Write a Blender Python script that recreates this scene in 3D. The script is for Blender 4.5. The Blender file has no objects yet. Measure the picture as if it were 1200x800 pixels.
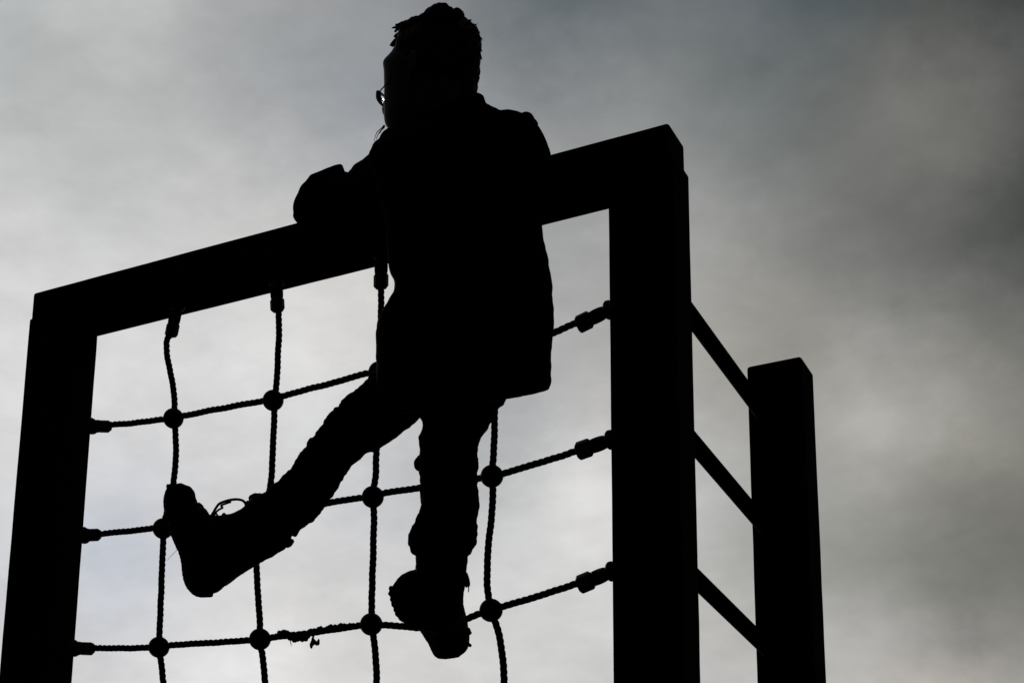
import bpy, bmesh, math, random
import numpy as np
from mathutils import Vector, Matrix, noise

random.seed(7)
C = bpy.context.scene.collection
PI = math.pi

# ------------------------------------------------------------------ camera (crouched below the frame, looking up)
CAM = Vector((0, 0, 0.80))
FOC = 2094.0896         # focal length, the picture being 1200 wide
PX, PY = -149.913, 421.732   # the photograph is the upper right part of a larger frame: its axis passes here, from the middle
PITCH, ROLL = 0.2722, 0.0256
cp, sp, cr, sr = math.cos(PITCH), math.sin(PITCH), math.cos(ROLL), math.sin(ROLL)
_r0, _u0 = Vector((1, 0, 0)), Vector((0, -sp, cp))
FWD = Vector((0, cp, sp))
RGT = _r0 * cr + _u0 * sr
UPV = _u0 * cr - _r0 * sr
cd = bpy.data.cameras.new('camera')
cam = bpy.data.objects.new('camera', cd)
C.objects.link(cam)
cd.sensor_width = 36
cd.lens = 36 * FOC / 1200
cd.clip_end = 2000
cd.shift_x = -PX / 1200
cd.shift_y = PY / 1200
cam.matrix_world = Matrix(((RGT.x, UPV.x, -FWD.x, CAM.x), (RGT.y, UPV.y, -FWD.y, CAM.y),
                           (RGT.z, UPV.z, -FWD.z, CAM.z), (0, 0, 0, 1)))
bpy.context.scene.camera = cam

# ------------------------------------------------------------------ the climbing frame's own axes: u along the beam, w away behind it, z up
YAW = 0.5002
EU = Vector((math.cos(YAW), -math.sin(YAW), 0))
EW = Vector((math.sin(YAW), math.cos(YAW), 0))
EZ = Vector((0, 0, 1))
ORG = Vector((0.40090, 3.01091, 0))
LEN, DEP, SHIFT = 1.40080, 0.93114, -0.00909
PW, PD = 0.125, 0.09489
ZT, ZB, ZS, ZBACK = 2.77448, 2.67675, 2.70852, 2.70466
RUNGS = (2.52580, 2.24830, 1.96455)
WN = 0.047              # the plane the net hangs in

def F(u, w, z):
    return ORG + EU * u + EW * w + EZ * z

def ray(x, y):
    return (FWD + RGT * ((x - 600 - PX) / FOC) - UPV * ((y - 400 - PY) / FOC)).normalized()

def at(x, y, w):
    """the point of the upright plane w metres behind the frame's front that is sighted at x, y of the photograph"""
    d = ray(x, y)
    t = (w - (CAM - ORG).dot(EW)) / d.dot(EW)
    return CAM + d * t

def over_beam(x, w, h):
    """the point h metres above the beam's top at depth w, sighted at x"""
    lo, hi = -200.0, 800.0
    for _ in range(40):
        y = (lo + hi) / 2
        if at(x, y, w).z > ZT + h:
            lo = y
        else:
            hi = y
    return at(x, y, w)

# ------------------------------------------------------------------ materials
def mat(name, base, rough=0.8, spec=0.2, scale=20, var=0.35, bump=0.3, stretch=(1, 1, 1), bdist=0.004, wave=None):
    m = bpy.data.materials.new(name)
    m.use_nodes = True
    nt = m.node_tree
    b = nt.nodes['Principled BSDF']
    b.inputs['Roughness'].default_value = rough
    b.inputs['Specular IOR Level'].default_value = spec
    tc = nt.nodes.new('ShaderNodeTexCoord')
    mp = nt.nodes.new('ShaderNodeMapping')
    mp.inputs['Scale'].default_value = stretch
    nt.links.new(tc.outputs['Object'], mp.inputs['Vector'])
    n = nt.nodes.new('ShaderNodeTexNoise')
    n.inputs['Scale'].default_value = scale
    n.inputs['Detail'].default_value = 6
    nt.links.new(mp.outputs['Vector'], n.inputs['Vector'])
    r = nt.nodes.new('ShaderNodeValToRGB')
    r.color_ramp.elements[0].position = .3
    r.color_ramp.elements[1].position = .7
    r.color_ramp.elements[0].color = (*[c * (1 - var) for c in base], 1)
    r.color_ramp.elements[1].color = (*[c * (1 + var) for c in base], 1)
    nt.links.new(n.outputs['Fac'], r.inputs['Fac'])
    nt.links.new(r.outputs['Color'], b.inputs['Base Color'])
    bp = nt.nodes.new('ShaderNodeBump')
    bp.inputs['Strength'].default_value = bump
    bp.inputs['Distance'].default_value = bdist
    h = n.outputs['Fac']
    if wave:
        wv = nt.nodes.new('ShaderNodeTexWave')
        wv.inputs['Scale'].default_value = wave
        wv.inputs['Distortion'].default_value = 2
        nt.links.new(mp.outputs['Vector'], wv.inputs['Vector'])
        h = wv.outputs['Fac']
    nt.links.new(h, bp.inputs['Height'])
    nt.links.new(bp.outputs['Normal'], b.inputs['Normal'])
    return m

M = {
    'wood': mat('dark_stained_timber', (.018, .014, .010), .95, .03, 14, .5, .5, (6, 6, .5)),
    'beam': mat('dark_stained_timber_lengthwise', (.018, .014, .010), .95, .03, 26, .5, .5, (1, 1, 4)),
    'rope': mat('black_braided_rope', (.018, .018, .019), .9, .1, 300, .4, .6, bdist=.001),
    'plastic': mat('black_moulded_plastic', (.014, .014, .015), .6, .2, 60, .15, .08, bdist=.001),
    'metal': mat('dark_weathered_steel', (.045, .045, .047), .55, .3, 80, .3, .15, bdist=.001),
    'coat': mat('black_coat_cloth', (.007, .007, .008), 1.0, .02, 240, .3, .5, bdist=.001),
    'trousers': mat('dark_trouser_cloth', (.009, .009, .011), 1.0, .02, 300, .35, .5, bdist=.001),
    'shoe': mat('dark_boot_leather', (.009, .008, .007), .85, .06, 120, .35, .35, bdist=.001),
    'sole': mat('black_rubber_sole', (.007, .007, .007), .95, .04, 150, .4, .4, bdist=.001),
    'lace': mat('dark_lace_cord', (.02, .018, .016), .9, .1, 400, .3, .4, bdist=.0005),
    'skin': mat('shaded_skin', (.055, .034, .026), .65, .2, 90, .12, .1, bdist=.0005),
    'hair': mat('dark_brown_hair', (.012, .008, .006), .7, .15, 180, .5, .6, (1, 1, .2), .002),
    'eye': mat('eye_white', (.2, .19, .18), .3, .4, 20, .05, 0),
    'iris': mat('brown_iris', (.03, .018, .01), .3, .4, 20, .1, 0),
    'mud': mat('dried_mud', (.020, .015, .010), .95, .05, 160, .5, .8, bdist=.003),
    'ground': mat('dark_bark_mulch', (.028, .020, .014), .95, .1, 18, .6, 1, bdist=.03),
    'thread': mat('pale_loose_thread', (.10, .08, .065), .9, .1, 200, .3, .2),
}
gl = bpy.data.materials.new('clear_lens')
gl.use_nodes = True
gb = gl.node_tree.nodes['Principled BSDF']
gb.inputs['Transmission Weight'].default_value = 1
gb.inputs['Roughness'].default_value = .02
gb.inputs['IOR'].default_value = 1.45
gb.inputs['Base Color'].default_value = (.95, .95, .95, 1)
M['lens'] = gl

# ------------------------------------------------------------------ objects
def empty(name, loc, label, cat, group=None):
    o = bpy.data.objects.new(name, None)
    o.empty_display_size = .1
    C.objects.link(o)
    o.location = loc
    o['label'] = label
    o['category'] = cat
    if group:
        o['group'] = group
    return o

def origin(o):
    v = Vector((0, 0, 0))
    while o is not None:
        v += o.location
        o = o.parent
    return v

def obj(name, geo, m, parent=None, loc=None, smooth=True):
    """geo = (verts, faces) in world space; the mesh's origin goes to loc (default: the parent's)"""
    base = origin(parent) if parent else Vector((0, 0, 0))
    loc = Vector(loc) if loc is not None else base
    v, f = geo
    me = bpy.data.meshes.new(name)
    me.from_pydata([tuple(Vector(p) - loc) for p in v], [], f)
    me.validate()
    me.update()
    if smooth:
        me.polygons.foreach_set('use_smooth', [True] * len(me.polygons))
    me.materials.append(m)
    o = bpy.data.objects.new(name, me)
    C.objects.link(o)
    o.parent = parent
    o.location = loc - base
    return o

def copy(o, parent, loc):
    c = o.copy()
    C.objects.link(c)
    c.parent = parent
    c.location = Vector(loc) - (origin(parent) if parent else Vector((0, 0, 0)))
    return c

def fix(geo):
    """consistent outward normals"""
    bm = bmesh.new()
    vs = [bm.verts.new(tuple(p)) for p in geo[0]]
    for f in geo[1]:
        try:
            bm.faces.new([vs[i] for i in f])
        except ValueError:
            pass
    bmesh.ops.recalc_face_normals(bm, faces=bm.faces)
    bm.verts.index_update()
    r = ([v.co.copy() for v in bm.verts], [[v.index for v in f.verts] for f in bm.faces])
    bm.free()
    return r

def join(*gs):
    V, Fc = [], []
    for v, f in gs:
        b = len(V)
        V += list(v)
        Fc += [[i + b for i in q] for q in f]
    return V, Fc

def box(u0, u1, w0, w1, z0, z1, bev=.004, seg=2, fn=None):
    """box in frame axes with bevelled edges"""
    bm = bmesh.new()
    bmesh.ops.create_cube(bm, size=1)
    for v in bm.verts:
        v.co = ((u0 + u1) / 2 + v.co.x * (u1 - u0), (w0 + w1) / 2 + v.co.y * (w1 - w0), (z0 + z1) / 2 + v.co.z * (z1 - z0))
    if bev:
        bmesh.ops.bevel(bm, geom=list(bm.edges), offset=bev, segments=seg, profile=.6, affect='EDGES')
    bm.verts.index_update()
    fn = fn or F
    r = ([fn(*v.co) for v in bm.verts], [[v.index for v in f.verts] for f in bm.faces])
    bm.free()
    return r

def spline(pts, n):
    """Catmull-Rom through vectors (any dimension), n steps per span"""
    P = [np.array(p, float) for p in pts]
    if len(P) < 3:
        return [P[0] + (P[-1] - P[0]) * t for t in np.linspace(0, 1, n + 1)]
    P = [2 * P[0] - P[1]] + P + [2 * P[-1] - P[-2]]
    out = []
    for i in range(1, len(P) - 2):
        a, b, c, d = P[i - 1:i + 3]
        for k in range(n):
            t = k / n
            out.append(.5 * (2 * b + (c - a) * t + (2 * a - 5 * b + 4 * c - d) * t * t + (3 * b - 3 * c + d - a) * t ** 3))
    out.append(P[-2])
    return out

def rings(rs, cap=True):
    """skin a list of closed rings of equal length"""
    n = len(rs[0])
    V = [p for r in rs for p in r]
    Fc = []
    for i in range(len(rs) - 1):
        for k in range(n):
            a, b = i * n + k, i * n + (k + 1) % n
            Fc.append([a, b, b + n, a + n])
    if cap:
        for i, rev in ((0, True), (len(rs) - 1, False)):
            c = sum((Vector(p) for p in rs[i]), Vector()) / n
            V.append(c)
            for k in range(n):
                q = [i * n + k, i * n + (k + 1) % n, len(V) - 1]
                Fc.append(q[::-1] if rev else q)
    return V, Fc

def tube(pts, rad, n=12, steps=4, round_ends=True, twist=None):
    """tube through points with a radius at each; twist = (lobes, depth, pitch) for laid rope"""
    rad = list(rad) if hasattr(rad, '__len__') else [rad] * len(pts)
    S = spline([tuple(p) + (r,) for p, r in zip(pts, rad)], steps)
    P = [Vector(s[:3]) for s in S]
    R = [max(float(s[3]), 1e-4) for s in S]
    rs, up, dist = [], None, 0
    for i, p in enumerate(P):
        t = (P[min(i + 1, len(P) - 1)] - P[max(i - 1, 0)]).normalized()
        if up is None:
            up = t.orthogonal().normalized()
        up = (up - t * up.dot(t)).normalized()
        sd = t.cross(up)
        if i:
            dist += (p - P[i - 1]).length
        ring = []
        for k in range(n):
            a = 2 * PI * k / n
            q = R[i]
            if twist:
                lob, dep, pitch = twist
                ph = (a - 2 * PI * dist / pitch) * lob / (2 * PI) % 1 - .5
                q *= 1 - dep * (4 * ph * ph) ** 1.5
            ring.append(p + (up * math.cos(a) + sd * math.sin(a)) * q)
        rs.append((ring, p, t, R[i]))
    out = [r[0] for r in rs]
    if round_ends:
        def dome(ring, p, d, r):
            return [[p + (v - p) * math.cos(f) + d * r * math.sin(f) for v in ring] for f in (.5, 1, 1.35)]
        out = dome(rs[0][0], rs[0][1], -rs[0][2], rs[0][3])[::-1] + out + dome(rs[-1][0], rs[-1][1], rs[-1][2], rs[-1][3])
    return rings(out)

def loft(secs, n=28, steps=4, caps=(.6, .6), shrink=1.0, axes=None, sq=2.0, square=False):
    """limb or garment through cross-sections; each section = ((x, y), (x, y), w, depth): the two outline points sighted at depth w,
    and the half thickness along the line of sight. axes = (e1, e2): the section lies along these world axes instead (a torso)."""
    rec = []
    for (p, q, w, dep) in secs:
        c = at((p[0] + q[0]) / 2, (p[1] + q[1]) / 2, w)
        v = (c - CAM).normalized()
        a, b = CAM + ray(*p) * ((c - CAM).length / ray(*p).dot(v)), CAM + ray(*q) * ((c - CAM).length / ray(*q).dot(v))
        h = (b - a) / 2
        c = (a + b) / 2
        if axes:
            e1, e2 = axes
            hn = h.normalized()
            m = sq / (sq - 1)
            across = max(h.length ** m - abs(dep * e2.dot(hn)) ** m, .15 * h.length ** m) ** (1 / m)
            A = (at(*q, w) - at(*p, w)).normalized()
            A = A * (across / abs(A.dot(hn)))
            B = (e2 + EZ * (v.z / v.dot(e2)) * (1.06 if len(rec) > 1 else 1.0)) * dep
        else:
            A, B = h, v * dep
        rec.append(tuple(c) + tuple(A * shrink) + tuple(B * shrink))
    S = spline(rec, steps)
    rs = []
    for i, s in enumerate(S):
        c, A, B = Vector(s[:3]), Vector(s[3:6]), Vector(s[6:9])
        if square:
            c0, c1 = Vector(S[max(i - 1, 0)][:3]), Vector(S[min(i + 1, len(S) - 1)][:3])
            t = (c1 - c0).normalized()
            bl = B.length
            B = t.cross(A)
            B = B.normalized() * bl if B.length > 1e-6 else Vector(s[6:9])
        def pw(x):
            return math.copysign(abs(x) ** (2 / sq), x)
        rs.append((c, [c + A * pw(math.cos(2 * PI * k / n)) + B * pw(math.sin(2 * PI * k / n)) for k in range(n)], (A.length + B.length) / 2))
    out = [r[1] for r in rs]
    def dome(i, j, amt):
        c, ring, r = rs[i]
        d = (c - rs[j][0]).normalized() * r * amt
        return [[c + (p - c) * math.cos(f) + d * math.sin(f) for p in ring] for f in (.45, .9, 1.3)]
    if caps[0]:
        out = dome(0, 1, caps[0])[::-1] + out
    if caps[1]:
        out = out + dome(-1, -2, caps[1])
    return fix(rings(out))

def ball(c, r, ax=(1, 1, 1), n=3):
    bm = bmesh.new()
    bmesh.ops.create_icosphere(bm, subdivisions=n, radius=1)
    c = Vector(c)
    ex, ey, ez = ax if isinstance(ax[0], Vector) else (Vector((ax[0], 0, 0)), Vector((0, ax[1], 0)), Vector((0, 0, ax[2])))
    bm.verts.index_update()
    g = ([c + (ex * v.co.x + ey * v.co.y + ez * v.co.z) * r for v in bm.verts], [[v.index for v in f.verts] for f in bm.faces])
    bm.free()
    return fix(g)

def fuse(geos, voxel=.005, smooth=4, noises=(), clip=None):
    """melt closed shapes into one continuous skin, smooth it and wrinkle it with 3-D noise"""
    v, f = join(*geos)
    me = bpy.data.meshes.new('tmp')
    me.from_pydata([tuple(p) for p in v], [], f)
    me.update()
    o = bpy.data.objects.new('tmp', me)
    C.objects.link(o)
    md = o.modifiers.new('r', 'REMESH')
    md.mode = 'VOXEL'
    md.voxel_size = voxel
    if smooth:
        ms = o.modifiers.new('s', 'SMOOTH')
        ms.factor = .5
        ms.iterations = smooth
    dg = bpy.context.evaluated_depsgraph_get()
    ev = o.evaluated_get(dg)
    m2 = bpy.data.meshes.new_from_object(ev)
    V = [x.co.copy() for x in m2.vertices]
    N = [x.normal.copy() for x in m2.vertices]
    Fc = [list(p.vertices) for p in m2.polygons]
    bpy.data.objects.remove(o)
    bpy.data.meshes.remove(me)
    bpy.data.meshes.remove(m2)
    for amp, sc, st in noises:
        V = [p + nn * amp * noise.noise(Vector((p.x * sc * st[0], p.y * sc * st[1], p.z * sc * st[2]))) for p, nn in zip(V, N)]
    return V, Fc
# ------------------------------------------------------------------ ground
g = 60
gv = [(-400, -400, 0), (400, -400, 0), (400, 400, 0), (-400, 400, 0)]
gr = obj('ground', (gv, [[0, 1, 2, 3]]), M['ground'], smooth=False)
gr['kind'] = 'structure'

# ------------------------------------------------------------------ timber climbing frame
frame = empty('timber_climber', F(0, 0, 0), 'dark climbing frame of thick square timber posts and top beam with round side rungs', 'climbing frame')
def rough(geo, amp=.0007, sc=18):
    return [Vector(p) + Vector((noise.noise(Vector(p) * sc), noise.noise(Vector(p) * sc + Vector((5, 1, 2))), 0)) * amp for p in geo[0]], geo[1]
def timber(u0, u1, w0, w1, z0, z1, bev, n, axis):
    """bevelled bar cut into n slices so that its faces can wander a little like sawn timber"""
    bm = bmesh.new()
    bmesh.ops.create_cube(bm, size=1)
    for v in bm.verts:
        v.co = ((u0 + u1) / 2 + v.co.x * (u1 - u0), (w0 + w1) / 2 + v.co.y * (w1 - w0), (z0 + z1) / 2 + v.co.z * (z1 - z0))
    bmesh.ops.bevel(bm, geom=list(bm.edges), offset=bev, segments=3, profile=.5, affect='EDGES')
    lo, hi = ((u0, u1), (w0, w1), (z0, z1))[axis]
    no = [0, 0, 0]
    no[axis] = 1
    for k in range(1, n):
        co = [0, 0, 0]
        co[axis] = lo + (hi - lo) * k / n
        bmesh.ops.bisect_plane(bm, geom=list(bm.verts) + list(bm.edges) + list(bm.faces), plane_co=co, plane_no=no)
    bm.verts.index_update()
    r = ([F(*v.co) for v in bm.verts], [[v.index for v in f.verts] for f in bm.faces])
    bm.free()
    return rough(r)
POSTBEV = .0045
for (u, w, zt, ul, ur_, wd, bv) in ((0, 0, ZS, 0, .0045, 0, POSTBEV), (-LEN, 0, ZS, 0, 0, 0, POSTBEV), (SHIFT, DEP, ZBACK + .008, .008, -.002, .012, .0075)):
    obj('post', timber(u - ul, u + PW + ur_, w, w + PD + wd, -.3, zt, bv, 40, 2), M['wood'], frame, F(u, w, 0), smooth=False)
e = .004
obj('crossbeam', timber(-LEN + e * .7, PW - .002, e * .4, PD - .003, ZB, ZT, .0065, 24, 0), M['beam'], frame, smooth=False)
obj('bottom_rail', timber(-LEN + PW - .004, .004, .012, PD - .012, .22, .31, .008, 16, 0), M['beam'], frame, smooth=False)
# round rungs between the near post and the lower post behind it
UR = .030
uc = (CAM - ORG).dot(EU)
rz = [CAM.z + (z - CAM.z) * (UR - uc) / (.0625 - uc) for z in RUNGS]
rz += [rz[-1] - .28 * k for k in range(1, 7)]
r0 = None
for z in rz:
    a, b = F(UR, PD - .01, z), F(UR + SHIFT, DEP + .01, z)
    if r0 is None:
        r0 = obj('rung', tube([a, a.lerp(b, .25), a.lerp(b, .5), a.lerp(b, .75), b], .0175, 24, 10), M['wood'], frame, a)
    else:
        copy(r0, frame, a)

# ------------------------------------------------------------------ rope net
net = empty('climbing_net', F(-LEN / 2, WN, .3), 'black rope climbing net with ball knots, tied inside the dark timber frame', 'climbing net')
RR = .0070
def rope(pix, w, rad=RR, extra=(), before=()):
    pts = list(before) + [at(x, y, w) for x, y in pix] + list(extra)
    S = [Vector(s) for s in spline([tuple(p) for p in pts], 12)]
    # even spacing along the run
    L = [0]
    for i in range(1, len(S)):
        L.append(L[-1] + (S[i] - S[i - 1]).length)
    n = int(L[-1] / .0025)
    out, j = [], 0
    for k in range(n + 1):
        t = L[-1] * k / n
        while j < len(L) - 2 and L[j + 1] < t:
            j += 1
        f = (t - L[j]) / max(L[j + 1] - L[j], 1e-9)
        p = S[j].lerp(S[j + 1], f)
        p = p + Vector((noise.noise(p * 30), 0, noise.noise(p * 30 + Vector((9, 9, 9))))) * .0012
        out.append(p)
    return obj('rope', tube(out, rad, 15, 1, True, (3, .26, .037)), M['rope'], net)

V1 = [(200, 392), (195.9, 398), (195.3, 407), (196.3, 419), (199, 432.5), (202.3, 449), (204.3, 466), (204.5, 478), (203.2, 490), (205.4, 504), (206.2, 520), (205.7, 540), (204.4, 556), (201, 580), (194, 605), (191, 619), (191.5, 634), (190, 660), (188.8, 695), (187.8, 725), (186.2, 758), (188.5, 773), (190.5, 790), (192, 806)]
V2 = [(326.5, 366), (327, 380), (327, 395), (325.5, 425), (323.4, 455), (320, 469), (321.5, 484), (320.3, 515), (319, 545), (316, 575), (309, 606), (302.5, 637), (300.5, 662), (302, 690), (304, 720), (304.7, 748), (308, 770), (310.2, 790), (311, 806)]
V3 = [(446.5, 340), (446.8, 360), (446, 390), (445.3, 420), (444.5, 436), (443.5, 470), (441.5, 520), (440.3, 555), (436.8, 582), (438.3, 600), (437.5, 640), (436, 689), (435.5, 713), (435, 731), (438.8, 752), (440.7, 776), (441.8, 806)]
V4 = [(585, 312), (586, 340), (584, 380), (582, 408), (581.5, 440), (580, 480), (579, 517), (577.5, 542), (576, 558), (577.5, 575), (576, 605), (572, 644), (571, 680), (572.5, 700), (575.4, 714.5), (583, 737), (589, 767), (590.5, 790), (591, 806)]
R1 = [(124, 499), (130, 497.6), (155, 495.6), (190, 491), (203, 489.5), (216, 486.8), (263.8, 477.5), (307, 470), (320, 467.5), (333, 463.3), (382.5, 450.5), (424, 439), (444, 435), (500, 424), (582, 407.5), (620, 399), (647.5, 390.5), (672, 380), (682, 378)]
R2 = [(112, 626.5), (121, 624.9), (150, 622), (180, 618.4), (191, 617.5), (240, 612), (309, 605.5), (350, 597), (384, 589.2), (421, 583), (437, 581), (450, 577.3), (492.6, 571.3), (540, 564), (576.5, 557.5), (592.5, 553.5), (637.5, 540.5), (672, 529.5), (682, 527)]
R3 = [(106, 759.3), (115, 758.6), (150, 758.8), (173, 758.4), (186, 757.5), (199.5, 755.7), (250, 752.5), (292, 749.7), (304.5, 748.5), (318.5, 746.2), (347, 743.5), (373, 740), (400, 735.8), (435, 731), (450, 732), (470, 733.2), (492, 735.2), (520, 733), (547.5, 724), (562.5, 718.5), (575.4, 714), (591, 709.5), (625, 699.5), (660, 688.5), (674, 684), (684, 682.5)]
zlow = [F(0, WN, z) for z in (1.2, .9, .6, .33)]
def down(pix):
    p = at(*pix[-1], WN)
    q = at(*pix[-2], WN)
    st = p - q
    out = [p + st * 1.2, p + st * 3, p + st * 6]
    for i, o in enumerate(out):
        o.x, o.y = (p.x + (o.x - p.x) * .6, p.y + (o.y - p.y) * .6)
    for z in (1.15, .88, .6, .31):
        out.append(Vector((p.x, p.y, z)) + EU * .012 * noise.noise(Vector((p.x * 9, z * 7, 0))))
    return out
lowends = []
for V in (V1, V2, V3, V4):
    ex = down(V)
    lowends.append(ex[3:])
    rope(V, WN, extra=ex)
for R in (R1, R2, R3):
    rope(R, WN + .004)
nodes = [(203.2, 490), (320, 469), (444.3, 436), (582, 408), (191, 619), (309, 606), (436.8, 582), (576.4, 557.7), (186.2, 757.8), (304.6, 748.5), (435, 731), (575.4, 714.6)]
ZLO = (1.17, .90, .62)
lowpts = [[e + EU * 0 for e in ex] for ex in lowends]
def knot():
    """moulded ball that clamps two crossing ropes: two shells with a seam and four short collars"""
    gs = [ball((0, 0, 0), .0222, (1, 1, 1), 4)]
    gs.append(tube([EW * .012, EW * .0222, EW * .0226], [.0055, .005, .0045], 12, 2, False))
    gs.append(tube([-EW * .012, -EW * .0222, -EW * .0226], [.0055, .005, .0045], 12, 2, False))
    return join(*gs)
k0 = None
for i, (x, y) in enumerate(nodes):
    p = at(x, y, WN + .002)
    if k0 is None:
        kv, kf = knot()
        k0 = obj('ball_knot', ([v + p for v in kv], kf), M['plastic'], net, p)
    else:
        copy(k0, net, p)
# the rows of the net that go on below, down to the bottom rail
for z in ZLO:
    row = []
    us = [(-LEN + PW + .0)] + [0, 0, 0, 0] + [0.0]
    pts = [F(-LEN + PW - .01, WN + .004, z)]
    for ex in lowends:
        best = min(range(len(ex) - 1), key=lambda k: abs((ex[k].z + ex[k + 1].z) / 2 - z))
        a, b = ex[best], ex[best + 1]
        q = a.lerp(b, (a.z - z) / (a.z - b.z))
        pts.append(q)
        copy(k0, net, q)
    pts.append(F(.01, WN + .004, z))
    S = [Vector(s) for s in spline([tuple(p) for p in pts], 110)]
    obj('rope', tube(S, RR, 15, 1, True, (3, .26, .037)), M['rope'], net)

def fitting(p_rope, p_wood, wood_n, flat=None, fer=(.0150, .030)):
    """rope end: a pressed ferrule, the spliced eye behind it and the eye bolt in the timber"""
    d = (p_rope - p_wood).normalized()
    fr, fl = fer
    side = flat if flat is not None else d.cross(EW).normalized()
    side = (side - d * side.dot(d)).normalized()
    c1 = p_rope
    def fer_ring(t, r):
        s2 = d.cross(side)
        return [c1 + d * t + (side * math.cos(2 * PI * (k + .5) / 8) + s2 * .88 * math.sin(2 * PI * (k + .5) / 8)) * r for k in range(8)]
    body = fix(rings([fer_ring(-fl / 2, fr * .86), fer_ring(-fl / 2 + .003, fr), fer_ring(fl / 2 - .003, fr), fer_ring(fl / 2, fr * .86)]))
    f = obj('ferrule', body, M['metal'], net, smooth=False)
    L = (p_wood - (c1 - d * fl / 2)).length
    start = c1 - d * (fl / 2 - .004)
    mid = start - d * (L * .5)
    w2 = .0066
    loopc = [start + side * .003, start - d * L * .25 + side * w2, mid - d * L * .2 + side * w2 * .9, start - d * L * .92,
             mid - d * L * .2 - side * w2 * .9, start - d * L * .25 - side * w2, start - side * .003]
    obj('spliced_eye', tube(loopc, .0080, 12, 6, True), M['rope'], f)
    # eye bolt: ring through the splice, shank and washer on the timber
    rc = p_wood + wood_n * .014
    s2 = wood_n.cross(side).normalized()
    ring = [rc + (wood_n * math.cos(t) + s2 * math.sin(t)) * .0105 for t in np.linspace(0, 2 * PI, 17)]
    bolt = join(tube(ring, .0038, 10, 2, False), tube([p_wood - wood_n * .01, p_wood + wood_n * .006], .005, 12, 2, False),
                tube([p_wood - wood_n * .002, p_wood + wood_n * .004, p_wood + wood_n * .0075], [.0185, .0185, .0160], 20, 1, False))
    obj('eye_bolt', bolt, M['metal'], f)

for (a, b, fs) in (((122, 499.5), (107, 499.2), (.0138, .030)), ((109.5, 626.5), (98, 627), (.0138, .030)), ((101, 759.5), (86, 759), (.0142, .034))):
    fitting(at(*a, WN + .004), at(*b, WN + .004), EU, fer=fs)
for (a, b) in (((684.5, 377.3), (714, 363)), ((684.5, 526.2), (716, 515)), ((686, 682), (717, 669))):
    fitting(at(*a, WN + .004), at(*b, WN + .004), -EU, fer=(.0180, .028))
for (a, b, fs) in (((201.8, 386.5), (207, 370), (.0155, .027)), ((325, 357), (323, 341), (.0158, .027)), ((446.5, 329), (446.5, 311), (.0158, .030)), ((584, 292), (583, 276), (.0145, .030))):
    q = at(*b, WN)
    t = (ZB - q.z)
    q = Vector((q.x, q.y, ZB))
    fitting(at(*a, WN), q, -EZ, flat=EU, fer=fs)

# ------------------------------------------------------------------ mud and shreds caught on the lowest rope
def rnd(s):
    return random.uniform(-s, s)
gs = []
for x, y, r in ((324, 744, 3.2), (328, 741.5, 4), (333, 740.6, 4.4), (337, 742, 4.5), (341, 744, 5), (346, 744.5, 5.2), (350, 744, 5), (354, 742.5, 4.6), (358, 742, 4.6), (340, 747.5, 3.6), (345, 750, 3.4), (348, 748.5, 4), (354, 749, 3.4), (358, 748, 3.6), (360, 745, 3.8), (364, 739, 3.8), (368, 738.5, 3.6), (374, 737, 4), (376, 735.5, 3.2), (381, 737, 3.6), (385, 735, 3.6), (388, 734, 3.6), (393, 734, 4), (399, 733, 4.2), (404, 732.8, 3.8), (410, 732, 3.4)):
    gs.append(ball(at(x, y, WN + .001 + rnd(.003)), r / 650, (1.05, 1, .95), 2))
gs.append(tube([at(367, 743, WN), at(366.5, 749, WN - .002), at(365.3, 754, WN), at(365, 758, WN)], [.0030, .0024, .0046, .0028], 8, 3))
gs.append(tube([at(368, 749, WN), at(371, 754, WN + .003), at(373, 752, WN + .002), at(373.5, 748, WN)], [.0018, .0040, .0036, .0015], 8, 3))
mud = fuse(gs, .0016, 1, ((.0016, 260, (1, 1, 1)), (.001, 600, (1, 1, 1))))
mo = obj('mud_clump', mud, M['mud'], None, at(350, 745, WN))
mo['label'] = 'ragged clump of mud and shreds clinging to the lowest visible rope of the net'
mo['category'] = 'mud clump'
obj('hanging_thread', join(tube([at(340, 749, WN), at(340.8, 753, WN), at(341.2, 756.5, WN)], [.0009, .0008, .0005], 6, 3)), M['thread'], mo)
# ------------------------------------------------------------------ the child leaning over the top beam
TW = -0.115             # depth of the trunk in front of the beam
kid = empty('person', at(525, 735, -.03), 'child in dark coat and boots seen from behind, leaning over the top beam', 'person')

AX = (EU, EW)
TORSO = [
    ((463, 483), (641, 457), TW - .015, .108),
    ((455, 474), (643.5, 447), TW - .02, .118),
    ((446, 455), (643, 425), TW - .02, .120),
    ((443, 415), (646, 388), TW - .02, .120),
    ((444, 372), (646, 352), TW - .015, .116),
    ((459, 346), (643, 322), TW - .01, .112),
    ((465, 329), (638.5, 300), TW, .108),
    ((459, 310), (634.5, 282), TW, .105),
    ((452, 268), (634, 262), TW, .105),
    ((447, 232), (635, 222), TW, .105),
    ((440, 206), (634, 190), TW + .005, .105),
    ((434, 190), (622, 168), TW + .010, .104),
    ((435, 177), (601, 150), TW + .015, .100),
    ((441, 165), (584, 134), TW + .02, .094),
    ((452, 160), (568, 124), TW + .025, .085),
]
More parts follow.
